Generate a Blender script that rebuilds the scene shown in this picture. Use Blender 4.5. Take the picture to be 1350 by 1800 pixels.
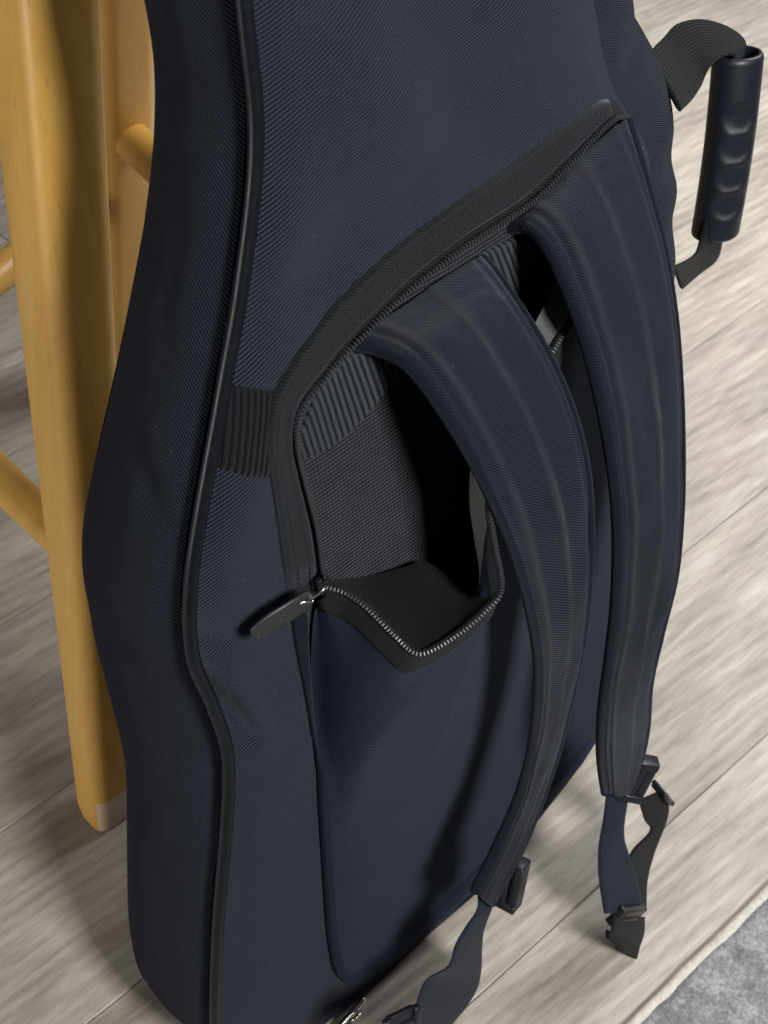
import bpy, bmesh, math, random
from mathutils import Vector, Matrix, noise
random.seed(7)
scene = bpy.context.scene
for o in list(bpy.data.objects):
    bpy.data.objects.remove(o)
R = math.radians

# ------------------------------------------------------------------ camera, world, lights, exposure
CAM_LOC = (-0.3131,-0.3298,0.9575)
CAM_RIGHT = (0.739631,-0.673013,0.000000)
CAM_UP = (0.500146,0.549653,0.669131)
CAM_FWD = (0.450333,0.494910,-0.743145)
cd = bpy.data.cameras.new('camera')
cd.sensor_fit = 'VERTICAL'; cd.sensor_height = 24.0; cd.lens = 24.0 * 2650 / 1800
cd.clip_start = 0.02; cd.clip_end = 60
cd.dof.use_dof = True; cd.dof.focus_distance = 0.80; cd.dof.aperture_fstop = 11.0
cam = bpy.data.objects.new('camera', cd); scene.collection.objects.link(cam)
rx, up, fw = Vector(CAM_RIGHT), Vector(CAM_UP), Vector(CAM_FWD)
cam.matrix_world = Matrix(((rx.x, up.x, -fw.x, CAM_LOC[0]), (rx.y, up.y, -fw.y, CAM_LOC[1]),
                           (rx.z, up.z, -fw.z, CAM_LOC[2]), (0, 0, 0, 1)))
scene.camera = cam

world = bpy.data.worlds.new('World'); scene.world = world; world.use_nodes = True
bg = world.node_tree.nodes['Background']
bg.inputs['Color'].default_value = (0.80, 0.88, 1.0, 1); bg.inputs['Strength'].default_value = 0.075

def area(name, loc, target, size, power, color):
    ld = bpy.data.lights.new(name, 'AREA'); ld.shape = 'RECTANGLE'; ld.size = size[0]; ld.size_y = size[1]
    ld.energy = power; ld.color = color
    lo = bpy.data.objects.new(name, ld); scene.collection.objects.link(lo)
    lo.location = loc
    d = Vector(target) - Vector(loc)
    lo.rotation_euler = d.to_track_quat('-Z', 'Y').to_euler()
    return lo
area('room_window_light', (-0.04, -1.15, 1.36), (0.12, 0.05, 0.3), (0.32, 0.32), 38, (1.0, 0.965, 0.91))
area('side_fill_light', (1.35, 0.05, 1.15), (0.82, 0.32, 0.0), (0.6, 0.7), 10.5, (1.0, 0.97, 0.93)).data.spread = R(95)  # unseen fill, added to brighten the floor on the right
area('left_fill_light', (-1.55, .42, .50), (-.05, .30, .42), (.5, .5), 11, (1.0, .93, .83))  # warm fill added on the left to brighten the stool wood, source unseen

scene.view_settings.view_transform = 'Standard'; scene.view_settings.look = 'None'
scene.view_settings.gamma = 1.0; scene.view_settings.exposure = 0.0
scene.view_settings.use_curve_mapping = False

# ------------------------------------------------------------------ node helpers and materials
class NT:
    def __init__(s, name):
        s.m = bpy.data.materials.new(name); s.m.use_nodes = True; s.t = s.m.node_tree
        s.b = s.t.nodes['Principled BSDF']
    def n(s, typ, **kw):
        nd = s.t.nodes.new(typ)
        for k, v in kw.items(): setattr(nd, k, v)
        return nd
    def set(s, nd, name, v):
        if hasattr(v, 'is_output') or isinstance(v, bpy.types.NodeSocket): s.t.links.new(v, nd.inputs[name])
        else: nd.inputs[name].default_value = v
    def math(s, op, a, b=None, c=None, clamp=False):
        nd = s.n('ShaderNodeMath', operation=op, use_clamp=clamp)
        s.set(nd, 0, a)
        if b is not None: s.set(nd, 1, b)
        if c is not None: s.set(nd, 2, c)
        return nd.outputs[0]
    def mix(s, f, a, b, mode='MIX'):
        nd = s.n('ShaderNodeMix', data_type='RGBA', blend_type=mode)
        s.set(nd, 0, f)
        for i, v in ((6, a), (7, b)):
            if isinstance(v, tuple): v = v if len(v) == 4 else (*v, 1)
            s.set(nd, i, v)
        return nd.outputs[2]
    def noise(s, vec, scale, detail=2, rough=.5, dist=0):
        nd = s.n('ShaderNodeTexNoise'); s.set(nd, 'Scale', scale); s.set(nd, 'Detail', detail); s.set(nd, 'Roughness', rough)
        s.set(nd, 'Distortion', dist)
        if vec is not None: s.t.links.new(vec, nd.inputs['Vector'])
        return nd.outputs['Fac']
    def mapping(s, vec, rot=(0,0,0), scale=(1,1,1), loc=(0,0,0)):
        nd = s.n('ShaderNodeMapping'); s.t.links.new(vec, nd.inputs[0])
        s.set(nd, 'Rotation', rot); s.set(nd, 'Scale', scale); s.set(nd, 'Location', loc)
        return nd.outputs[0]
    def ramp(s, fac, stops):
        nd = s.n('ShaderNodeValToRGB'); s.t.links.new(fac, nd.inputs[0]); cr = nd.color_ramp
        while len(cr.elements) < len(stops): cr.elements.new(.5)
        for e, (p, col) in zip(cr.elements, stops): e.position = p; e.color = (*col, 1) if len(col) == 3 else col
        return nd.outputs[0]
    def bump(s, h, strength, dist):
        nd = s.n('ShaderNodeBump'); s.set(nd, 'Height', h); s.set(nd, 'Strength', strength); s.set(nd, 'Distance', dist)
        s.t.links.new(nd.outputs[0], s.b.inputs['Normal'])
    def uv(s): return s.n('ShaderNodeTexCoord').outputs['UV']
    def obj(s): return s.n('ShaderNodeTexCoord').outputs['Object']

def twill(name, lo, hi, angle, pitch=.0017, bump=1.0, rough=.88, sheen=.04, herring=None, worn=None, spec=.06):
    m = NT(name)
    uv = m.uv()
    if herring:      # zigzag weave: mirror the direction every 'herring' metres across the strip
        sp = m.n('ShaderNodeSeparateXYZ'); m.t.links.new(uv, sp.inputs[0])
        yy = m.math('PINGPONG', sp.outputs[1], herring)
        cb = m.n('ShaderNodeCombineXYZ'); m.t.links.new(sp.outputs[0], cb.inputs[0]); m.t.links.new(yy, cb.inputs[1])
        uv2 = cb.outputs[0]
    else: uv2 = uv
    wob = m.noise(uv, 60, 2)
    mp = m.mapping(uv2, rot=(0, 0, R(angle)))
    sp = m.n('ShaderNodeSeparateXYZ'); m.t.links.new(mp, sp.inputs[0])
    fine = m.noise(uv, 1400, 2, .6)
    ph = m.math('ADD', m.math('MULTIPLY', sp.outputs[0], 2*math.pi/pitch), m.math('MULTIPLY', wob, 3.0))
    ph = m.math('ADD', ph, m.math('MULTIPLY', fine, 1.6))
    st = m.math('MULTIPLY_ADD', m.math('SINE', ph), .5, .5)
    cr = m.math('MULTIPLY_ADD', m.math('SINE', m.math('ADD', m.math('MULTIPLY', sp.outputs[1], 2*math.pi/(pitch*.95)), ph)), .5, .5)
    h = m.math('MULTIPLY', m.math('POWER', st, .8), m.math('MULTIPLY_ADD', cr, .35, .65))
    big = m.noise(uv, 14, 4, .6)
    f = m.math('MULTIPLY', h, m.math('MULTIPLY_ADD', fine, .9, .55), clamp=True)
    col = m.mix(f, lo, hi)  # shade in the yarn gaps is put into the colour, dark grooves
    col = m.mix(m.math('MULTIPLY_ADD', big, .8, -.15, clamp=True), col, m.mix(.5, col, (1.35, 1.3, 1.25), 'MULTIPLY'))
    lint = m.math('GREATER_THAN', m.noise(uv, 420, 1, .4), .795)
    col = m.mix(m.math('MULTIPLY', lint, .20), col, (.25, .25, .26))
    if worn:
        at = m.n('ShaderNodeAttribute', attribute_name='wear').outputs['Fac']
        col = m.mix(m.math('MULTIPLY', at, m.math('MULTIPLY_ADD', fine, .9, .1), clamp=True), col, worn)
    m.set(m.b, 'Base Color', col); m.set(m.b, 'Roughness', rough)
    m.set(m.b, 'Sheen Weight', sheen); m.set(m.b, 'Sheen Roughness', .45); m.set(m.b, 'Specular IOR Level', spec)
    m.set(m.b, 'Sheen Tint', (.75, .82, 1, 1))
    m.bump(h, bump, .0007)
    return m.m

def webbing(name, lo, hi, pitch=.0030, rough=.6, bump=.8, across=False):
    m = NT(name); uv = m.uv()
    sp = m.n('ShaderNodeSeparateXYZ'); m.t.links.new(uv, sp.inputs[0])
    a, b = (sp.outputs[1], sp.outputs[0]) if not across else (sp.outputs[0], sp.outputs[1])
    wob = m.noise(uv, 250, 2)
    ph = m.math('ADD', m.math('MULTIPLY', a, 2*math.pi/pitch), m.math('MULTIPLY', wob, 1.2))
    s1 = m.math('MULTIPLY_ADD', m.math('SINE', ph), .5, .5)
    zig = m.math('MULTIPLY', m.math('PINGPONG', a, pitch*.5), 1.0)
    s2 = m.math('MULTIPLY_ADD', m.math('SINE', m.math('MULTIPLY', m.math('ADD', b, zig), 2*math.pi/.0011)), .5, .5)
    h = m.math('MULTIPLY', m.math('POWER', s1, .7), m.math('MULTIPLY_ADD', s2, .5, .5))
    m.set(m.b, 'Base Color', m.mix(h, lo, hi)); m.set(m.b, 'Roughness', rough)
    m.set(m.b, 'Sheen Weight', .04); m.set(m.b, 'Specular IOR Level', .08)
    m.bump(h, bump, .0008)
    return m.m

def plain(name, col, rough, metal=0, coat=0, nscale=300, nbump=.15, spec=.5, vary=.25):
    m = NT(name); ob = m.obj()
    nz = m.noise(ob, nscale, 4, .6)
    big = m.noise(ob, nscale*.12, 3, .6)
    m.set(m.b, 'Base Color', m.mix(m.math('MULTIPLY', big, vary*2, clamp=True), tuple(c*(1-vary) for c in col), tuple(min(1, c*(1+vary)) for c in col)))
    m.set(m.b, 'Roughness', m.math('MULTIPLY_ADD', nz, .25, rough-.12, clamp=True)); m.set(m.b, 'Metallic', metal)
    m.set(m.b, 'Coat Weight', coat); m.set(m.b, 'Coat Roughness', .2); m.set(m.b, 'Specular IOR Level', spec)
    m.bump(nz, nbump, .0005)
    return m.m

NAVY_LO, NAVY_HI = (0.00158, 0.00230, 0.00491), (0.03643, 0.04198, 0.06336)
M = {}
M['panel'] = twill('navy_twill', NAVY_LO, NAVY_HI, 62)
M['gusset'] = twill('navy_twill_side_shade', (0.00132, 0.00182, 0.00378), (0.03058, 0.03567, 0.05387), 50)  # same cloth as the panel, with the side's shade darkened into its colour
M['flap'] = twill('navy_twill_pocket', (0.00317, 0.00439, 0.00983), (0.02042, 0.02572, 0.04538), 82, pitch=.0014, bump=.7)
M['flap_edge'] = twill('navy_twill_seam', (0.00446, 0.00595, 0.01228), (0.01637, 0.02083, 0.03720), 45, pitch=.0011, bump=.25)
M['strap'] = twill('strap_twill', (0.00394, 0.00463, 0.00744), (0.02011, 0.02277, 0.03340), 47, pitch=.0012, bump=.6, sheen=.12, worn=(0.06224, 0.06603, 0.07894))
M['lining'] = twill('charcoal_twill_lining', (0.00288, 0.00317, 0.00360), (0.02376, 0.02592, 0.02808), 88, pitch=.0023, sheen=.1)
M['smooth_lining'] = twill('grey_lining', (.060, .064, .066), (.105, .110, .112), 30, pitch=.0011, bump=.2, sheen=.1)
M['shaded_lining'] = twill('grey_lining_shaded', (0.00560, 0.00576, 0.00600), (0.01040, 0.01080, 0.01080), 30, pitch=.0011, bump=.2, sheen=.05)  # lower flap facing, shade inside the pocket painted into its colour
M['tape'] = twill('grosgrain_tape', (0.00594, 0.00660, 0.00759), (0.01716, 0.01881, 0.02046), 45, pitch=.0012, bump=.35, sheen=.2, rough=.6)
M['dark_tape'] = twill('dark_zip_tape', (0.00450, 0.00450, 0.00506), (0.02025, 0.02081, 0.02138), 60, pitch=.0012, bump=.5, sheen=.05)
M['binding'] = twill('edge_binding', (0.00263, 0.00337, 0.00675), (0.00900, 0.01125, 0.01950), 20, pitch=.0012, bump=.4, sheen=.1)
M['webbing'] = webbing('black_webbing', (0.00120, 0.00144, 0.00180), (0.00960, 0.01050, 0.01200), pitch=.0022)
M['patch'] = webbing('herringbone_webbing', (0.00180, 0.00210, 0.00270), (0.01200, 0.01320, 0.01620), pitch=.0030)
M['rib'] = webbing('ribbed_webbing', (0.00300, 0.00375, 0.00525), (0.05625, 0.06375, 0.07350), pitch=.0036, across=True)
M['navy_web'] = webbing('navy_webbing', (0.00372, 0.00595, 0.01190), (0.01488, 0.02306, 0.04166), pitch=.0020, bump=.5)
M['teeth'] = plain('zip_teeth', (.034, .035, .037), .36, spec=.45)
M['piping'] = plain('vinyl_piping', (.0042, .0052, .0075), .36, spec=.28, nscale=180, nbump=.06)
M['rubber'] = plain('handle_rubber', (0.00680, 0.00960, 0.01760), .44, spec=.4, nscale=500, nbump=.12)
M['plastic'] = plain('buckle_plastic', (0.00880, 0.01040, 0.01440), .36, spec=.45, nscale=350, nbump=.08)
M['pull'] = plain('pull_rubber', (.022, .0225, .024), .45, nscale=700, nbump=.25)
M['metal'] = plain('nickel', (.62, .62, .60), .22, metal=1, nscale=400, nbump=.05, vary=.1)
M['thread'] = plain('thread', (.012, .0135, .018), .7, nscale=900, nbump=.3)

def wood(name, c1, c2, c3, axis_scale=(26, 26, 1.6)):
    m = NT(name); ob = m.obj()
    rnd = m.n('ShaderNodeObjectInfo').outputs['Random']
    off = m.n('ShaderNodeCombineXYZ'); m.t.links.new(m.math('MULTIPLY', rnd, 9.0), off.inputs[0]); m.t.links.new(m.math('MULTIPLY', rnd, 5.0), off.inputs[2])
    va = m.n('ShaderNodeVectorMath', operation='ADD'); m.t.links.new(ob, va.inputs[0]); m.t.links.new(off.outputs[0], va.inputs[1])
    v = va.outputs[0]
    g1 = m.noise(m.mapping(v, scale=axis_scale), 1.6, 5, .6, .4)
    g2 = m.noise(m.mapping(v, scale=(axis_scale[0]*9, axis_scale[1]*9, axis_scale[2]*7)), 1.2, 3, .6)
    pores = m.math('MULTIPLY', m.math('SUBTRACT', .36, m.noise(m.mapping(v, scale=(420, 420, 26)), 1.0, 2, .5), clamp=True), 5.0, clamp=True)
    col = m.ramp(g1, [(.25, c1), (.52, c2), (.78, c3)])
    col = m.mix(m.math('MULTIPLY', g2, .55), col, tuple(c*.66 for c in c2))
    col = m.mix(m.math('MULTIPLY', pores, .55), col, tuple(c*.45 for c in c1))
    m.set(m.b, 'Base Color', col); m.set(m.b, 'Roughness', m.math('MULTIPLY_ADD', g2, .2, .34))
    m.set(m.b, 'Specular IOR Level', .45); m.set(m.b, 'Coat Weight', .18); m.set(m.b, 'Coat Roughness', .3)
    m.bump(m.math('ADD', g2, m.math('MULTIPLY', pores, -1.0)), .12, .001)
    return m.m
M['wood'] = wood('honey_varnished_wood', (.58, .315, .060), (.68, .395, .090), (.74, .47, .145))
M['wood_worn'] = wood('bare_worn_wood', (.62, .44, .30), (.72, .55, .40), (.78, .63, .48))

def plank_mat():
    m = NT('greige_oak_laminate'); ob = m.obj()
    rnd = m.n('ShaderNodeObjectInfo').outputs['Random']
    off = m.n('ShaderNodeCombineXYZ'); m.t.links.new(m.math('MULTIPLY', rnd, 37.0), off.inputs[0]); m.t.links.new(m.math('MULTIPLY', rnd, 11.0), off.inputs[1])
    va = m.n('ShaderNodeVectorMath', operation='ADD'); m.t.links.new(ob, va.inputs[0]); m.t.links.new(off.outputs[0], va.inputs[1])
    v = va.outputs[0]
    warp = m.noise(m.mapping(v, scale=(1.6, 5, 1)), 2.0, 3, .55)
    wv = m.n('ShaderNodeVectorMath', operation='MULTIPLY_ADD')
    cb = m.n('ShaderNodeCombineXYZ'); m.t.links.new(warp, cb.inputs[1])
    m.t.links.new(cb.outputs[0], wv.inputs[0]); wv.inputs[1].default_value = (0, .010, 0); m.t.links.new(v, wv.inputs[2])
    v2 = wv.outputs[0]
    g0 = m.noise(m.mapping(v2, scale=(4.5, 20, 1)), 1.5, 5, .62)
    g1 = m.noise(m.mapping(v2, scale=(14, 150, 1)), 1.3, 6, .75)
    g2 = m.noise(m.mapping(v2, scale=(45, 420, 1)), 1.0, 3, .6)
    rings = m.n('ShaderNodeTexWave', wave_type='RINGS', rings_direction='Z'); m.t.links.new(m.mapping(v2, scale=(1.3, 7.5, 0)), rings.inputs[0])
    m.set(rings, 'Scale', 4.5); m.set(rings, 'Distortion', 5.0); m.set(rings, 'Detail', 3.0); m.set(rings, 'Detail Scale', 1.2)
    f = m.math('ADD', m.math('MULTIPLY', g0, .50), m.math('MULTIPLY', g1, .42))
    f = m.math('ADD', f, m.math('MULTIPLY', rings.outputs['Fac'], .05))
    col = m.ramp(f, [(.30, (.150, .131, .112)), (.42, (.270, .243, .211)), (.54, (.385, .355, .314)), (.68, (.53, .505, .462))])
    col = m.mix(m.math('MULTIPLY', m.math('SUBTRACT', .5, g2, clamp=True), 1.5, clamp=True), col, m.mix(1.0, col, (.62, .58, .54), 'MULTIPLY'))
    tone = m.math('MULTIPLY_ADD', rnd, .22, .86)
    hs = m.n('ShaderNodeHueSaturation'); m.t.links.new(col, hs.inputs['Color']); m.t.links.new(tone, hs.inputs['Value']); hs.inputs['Saturation'].default_value = .92
    m.set(m.b, 'Base Color', hs.outputs[0]); m.set(m.b, 'Roughness', m.math('MULTIPLY_ADD', g1, .25, .38)); m.set(m.b, 'Specular IOR Level', .4)
    m.bump(m.math('ADD', g1, m.math('MULTIPLY', g2, .6)), .18, .0008)
    return m.m
M['plank'] = plank_mat()
M['subfloor'] = plain('subfloor_dark', (.05, .045, .04), .9)

def mat_mat(name, stops, scale):
    m = NT(name); ob = m.obj()
    n1 = m.noise(ob, scale, 6, .75); n2 = m.noise(ob, scale*5, 3, .7)
    f = m.math('ADD', m.math('MULTIPLY', n1, .6), m.math('MULTIPLY', n2, .4))
    m.set(m.b, 'Base Color', m.ramp(f, stops)); m.set(m.b, 'Roughness', .95); m.set(m.b, 'Specular IOR Level', .15)
    m.set(m.b, 'Sheen Weight', .1)
    m.bump(f, .8, .004)
    return m.m
M['mat'] = mat_mat('grey_fleck_pile', [(.34, (.10, .104, .110)), (.5, (.21, .217, .228)), (.62, (.38, .388, .40))], 85)
M['mat_edge'] = mat_mat('cream_edge', [(.35, (.42, .40, .36)), (.6, (.66, .645, .60))], 160)

# ------------------------------------------------------------------ mesh helpers
def link(o, parent=None):
    scene.collection.objects.link(o)
    if parent: o.parent = parent
    return o
def mesh(name, V, F, mat, parent=None, UV=None, smooth=True):
    me = bpy.data.meshes.new(name); me.from_pydata([tuple(v) for v in V], [], F)
    if UV is not None:
        ul = me.uv_layers.new(name='UVMap')
        for p in me.polygons:
            for li in p.loop_indices: ul.data[li].uv = UV[me.loops[li].vertex_index]
    me.materials.append(M[mat] if isinstance(mat, str) else mat)
    if smooth:
        for p in me.polygons: p.use_smooth = True
    me.validate(); me.update()
    return link(bpy.data.objects.new(name, me), parent)
def empty(name, loc=(0,0,0), rot=(0,0,0)):
    e = bpy.data.objects.new(name, None); e.location = loc; e.rotation_euler = rot; e.empty_display_size = .05
    return link(e)
def spline(P, n):
    """Catmull-Rom through P, n samples evenly spaced by chord length."""
    P = [Vector(p) for p in P]
    Q = []
    for i in range(len(P)-1):
        p0 = P[i-1] if i else P[0]*2-P[1]; p1, p2 = P[i], P[i+1]
        p3 = P[i+2] if i+2 < len(P) else P[-1]*2-P[-2]
        for k in range(24):
            t = k/24
            Q.append(.5*((2*p1)+(p2-p0)*t+(2*p0-5*p1+4*p2-p3)*t*t+(3*p1-p0-3*p2+p3)*t**3))
    Q.append(P[-1].copy())
    return resample(Q, n)
def spline_u(P, n):
    """Catmull-Rom, n samples evenly spaced by control index (keeps paired edges paired)."""
    P = [Vector(p) for p in P]; out = []
    for j in range(n):
        x = j/(n-1)*(len(P)-1); i = min(int(x), len(P)-2); t = x-i
        p0 = P[i-1] if i else P[0]*2-P[1]; p1, p2 = P[i], P[i+1]
        p3 = P[i+2] if i+2 < len(P) else P[-1]*2-P[-2]
        out.append(.5*((2*p1)+(p2-p0)*t+(2*p0-5*p1+4*p2-p3)*t*t+(3*p1-p0-3*p2+p3)*t**3))
    return out
def resample(Q, n):
    L = [0]
    for a, b in zip(Q, Q[1:]): L.append(L[-1]+(b-a).length)
    out = []; j = 0
    for k in range(n):
        s = L[-1]*k/(n-1)
        while j < len(L)-2 and L[j+1] < s: j += 1
        d = L[j+1]-L[j]; t = 0 if d < 1e-9 else min(1, (s-L[j])/d)
        out.append(Q[j].lerp(Q[j+1], t))
    return out
def length(Q): return sum((b-a).length for a, b in zip(Q, Q[1:]))
def loc(p): return Vector((p[0], -p[2], p[1]))        # bag (across, up, out) -> bag object space
def grid_faces(nu, nv, close_u=False):
    F = []
    for i in range(nu if close_u else nu-1):
        for j in range(nv-1):
            a, b = i*nv+j, ((i+1) % nu)*nv+j
            F.append((a, b, b+1, a+1))
    return F
def tube(name, Q, r, mat, parent, seg=10, closed=False, flat=1.0):
    """swept tube along points Q (object space); r may be a function of 0..1"""
    n = len(Q); V = []; UV = []; s = 0
    up0 = Vector((.13, -.97, .2))
    for i, p in enumerate(Q):
        t = ((Q[(i+1) % n] if closed else Q[min(i+1, n-1)])-(Q[i-1] if closed or i else Q[0])).normalized()
        a = t.cross(up0).normalized(); b = a.cross(t).normalized()
        rr = r(i/(n-1)) if callable(r) else r
        if i: s += (p-Q[i-1]).length
        for k in range(seg):
            th = 2*math.pi*k/seg
            V.append(p+a*math.cos(th)*rr+b*math.sin(th)*rr*flat); UV.append((s, k*rr*6.28/seg))
    F = []
    for i in range(n if closed else n-1):
        for k in range(seg):
            j = (i+1) % n
            F.append((i*seg+k, j*seg+k, j*seg+(k+1) % seg, i*seg+(k+1) % seg))
    if not closed:
        F.append(tuple(range(seg))[::-1]); F.append(tuple((n-1)*seg+k for k in range(seg)))
    return mesh(name, V, F, mat, parent, UV)
def set_wear(o, vals):
    at = o.data.attributes.new('wear', 'FLOAT', 'POINT')
    for i, v in enumerate(vals): at.data[i].value = v
def band(name, A, B, thick, mat, parent, n=60, m=14, prof=None, ease=True, wob=0, rnd=.25, wear=None):
    """a slab lofted between paired edges A and B (object space); the thickness rises on the side of tangent x width"""
    A = spline_u(A, n); B = spline_u(B, n)
    V = []; UV = []; s = 0; WR = []
    xs = [-math.cos(math.pi*k/(m-1)) if rnd else -1+2*k/(m-1) for k in range(m)]
    for i in range(n):
        c = (A[i]+B[i])/2
        if i: s += (c-cp).length
        cp = c
        t = ((A[min(i+1, n-1)]+B[min(i+1, n-1)])-(A[max(i-1, 0)]+B[max(i-1, 0)])).normalized()
        wd = B[i]-A[i]; nn = t.cross(wd).normalized()
        row_t = []; row_b = []
        for x in xs:
            p = A[i].lerp(B[i], (x+1)/2)
            e = max(0, 1-abs(x)**(2/max(rnd, .05)))**.5 if rnd else 1
            h = prof(x, i/(n-1)) if prof else 1.0
            q = wob*noise.noise(Vector((s*22, x*1.3, 5.1)))
            row_t.append((p+nn*(thick*.5*e*h+q), (s, (x+1)/2*wd.length)))
            row_b.append((p+nn*(-thick*.5*e+q), (s, (x+1)/2*wd.length)))
        ring = row_t+row_b[::-1][1:-1] if rnd else row_t+row_b[::-1]
        if wear: WR += [wear(x, i/(n-1), s) for x in xs]+[0]*(len(ring)-len(xs))
        for v, u in ring: V.append(v); UV.append(u)
    k = len(V)//n; F = []
    for i in range(n-1):
        for j in range(k):
            F.append((i*k+j, (i+1)*k+j, (i+1)*k+(j+1) % k, i*k+(j+1) % k))
    F.append(tuple(range(k))); F.append(tuple((n-1)*k+j for j in range(k))[::-1])
    o = mesh(name, V, F, mat, parent, UV)
    if wear: set_wear(o, WR)
    return o
def boxes_mesh(name, items, mat, parent, bevel=0.0, smooth=False):
    """items: (centre, ax, ay, az) half-axis vectors, one joined part"""
    bm = bmesh.new()
    for c, ax, ay, az in items:
        vs = [bm.verts.new(c+ax*i+ay*j+az*k) for i in (-1, 1) for j in (-1, 1) for k in (-1, 1)]
        for f in ((0,1,3,2),(4,6,7,5),(0,4,5,1),(2,3,7,6),(0,2,6,4),(1,5,7,3)): bm.faces.new([vs[i] for i in f])
    bmesh.ops.recalc_face_normals(bm, faces=bm.faces[:])
    if bevel: bmesh.ops.bevel(bm, geom=bm.edges[:], offset=bevel, segments=2, affect='EDGES', profile=.6)
    me = bpy.data.meshes.new(name); bm.to_mesh(me); bm.free()
    me.materials.append(M[mat])
    if smooth:
        for p in me.polygons: p.use_smooth = True
    return link(bpy.data.objects.new(name, me), parent)
def gauss(d, s): return math.exp(-(d/s)**2)
def seg_dist(u, v, a, b):
    ax, ay, bx, by = a[0], a[1], b[0], b[1]
    dx, dy = bx-ax, by-ay; L = dx*dx+dy*dy
    t = max(0, min(1, ((u-ax)*dx+(v-ay)*dy)/L))
    return math.hypot(u-ax-dx*t, v-ay-dy*t), t

# ------------------------------------------------------------------ floor and mat
floor = mesh('floor', [(-3,-1.5,-.013), (5,-1.5,-.013), (5,5,-.013), (-3,5,-.013)], [(0,1,2,3)], 'subfloor', smooth=False)
floor['kind'] = 'structure'
PWID, PLEN = .159, 1.21
def plank_mesh():
    L, Wd, b = PLEN-.0005, PWID-.0005, .0009
    bm = bmesh.new()
    lo = [bm.verts.new((x, y, -.012)) for x, y in ((0,0),(L,0),(L,Wd),(0,Wd))]
    md = [bm.verts.new((x, y, -b*.8)) for x, y in ((0,0),(L,0),(L,Wd),(0,Wd))]
    tp = [bm.verts.new((x, y, 0)) for x, y in ((b,b),(L-b,b),(L-b,Wd-b),(b,Wd-b))]
    for a, c in ((lo, md), (md, tp)):
        for i in range(4): bm.faces.new((a[i], a[(i+1) % 4], c[(i+1) % 4], c[i]))
    bm.faces.new(tp); me = bpy.data.meshes.new('plank'); bm.to_mesh(me); bm.free(); me.materials.append(M['plank']); return me
pm = plank_mesh()
plank_starts = {0: -.30, 1: -.42, 2: .18, 3: -.75}
for r in range(-1, 15):
    y = -.053+r*PWID
    x0 = plank_starts.get(r, -1.2+((r*.437) % 1)*PLEN)
    for k in range(-2, 3):
        x = x0+k*PLEN
        if x > 2.6 or x+PLEN < -.9: continue
        if r > 5 and (x > 2.2): continue
        o = bpy.data.objects.new('plank', pm); o.location = (x, y, 0); link(o, floor)
mat_root = empty('floor_mat', (0.3, -.132, 0))
mat_root['label'] = 'grey flecked low pile mat with a pale cream edge on the floor'; mat_root['category'] = 'mat'
def mat_grid():
    V = []; F = []; nx, ny = 150, 60
    for i in range(nx):
        for j in range(ny):
            x = -.75+1.5*i/(nx-1); y = -.0062-.42*(j/(ny-1))**1.3
            e = noise.noise(Vector((x*30, 0, 2)))*.0022+noise.noise(Vector((x*95, 0, 7)))*.0016
            z = .0058+.0010*noise.noise(Vector((x*70, y*70, 0)))
            if j == 0: z = .002; 
            if j < 3: y += e
            V.append((x, y, z))
    return V, grid_faces(nx, ny)
V, F = mat_grid(); mesh('pile', V, F, 'mat', mat_root)
V = []; nx = 220
for i in range(nx):
    x = -.75+1.5*i/(nx-1); e = noise.noise(Vector((x*34, 3, 2)))*.0012; e2 = noise.noise(Vector((x*60, 9, 2)))*.0026
    for yy, zz in ((0, .0006), (-.0004, .0040), (-.002, .0056), (-.0050+e2, .0062), (-.008+e2, .0030)): V.append((x, yy+e, zz))
mesh('edge_binding', V, grid_faces(nx, 5), 'mat_edge', mat_root)

# ------------------------------------------------------------------ wooden stool
stool = empty('wooden_stool', (-.077+.15, .227+.15, 0))
stool['label'] = 'honey coloured wooden stool with thick square legs and round rungs behind the bag'; stool['category'] = 'stool'
SB = Vector(stool.location)
def leg(foot, top, s0, s1, r=.011, worn=False):
    """rounded-square tapered leg; s0, s1 = (x, y) sizes at foot and top"""
    f, t = Vector(foot)-SB, Vector(top)-SB; V = []; n = 40; k = 24; UV = []
    n = 52
    for i in range(n):
        a = i*.0055/1.2 if i < 13 else 12*.0055/1.2+(1-12*.0055/1.2)*(i-12)/(n-13)
        p = f.lerp(t, a)
        hx, hy = (s0[0]+(s1[0]-s0[0])*a)/2, (s0[1]+(s1[1]-s0[1])*a)/2
        rr = min(r*(1+.25*a), hx*.8, hy*.8); sh = 0
        if a < .02: sh = (.02-a)*.12
        for q in range(4):
            cx, cy = [(1,1),(-1,1),(-1,-1),(1,-1)][q]
            for m in range(6):
                th = math.pi/2*(q+m/5)
                V.append((p.x+cx*(hx-rr)+math.cos(th)*(rr-sh), p.y+cy*(hy-rr)+math.sin(th)*(rr-sh), p.z)); UV.append((0, 0))
    F = []
    for i in range(n-1):
        for j in range(k): F.append((i*k+j, i*k+(j+1) % k, (i+1)*k+(j+1) % k, (i+1)*k+j))
    F.append(tuple(range(k))[::-1]); F.append(tuple((n-1)*k+j for j in range(k)))
    o = mesh('leg', V, F, 'wood', stool)
    if worn:                                   # varnish knocked off the front of the foot
        o.data.materials.append(M['wood_worn'])
        for p in o.data.polygons:
            c = p.center
            lim = .034+.006*noise.noise(Vector((c.x*300, 2, 3)))
            if c.z < lim and p.normal.y < -.45 and p.normal.x > -.75: p.material_index = 1
    return o
S = .31
feet = {'n': (-.077, .227), 'r': (-.077+S, .227), 'l': (-.077, .227+S), 'f': (.208, .605)}
tops = {'n': (.022, .29), 'r': (S-.17, .29), 'l': (.022, .43), 'f': (.208, .50)}
TZ = .575; TOPZ = .70
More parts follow.
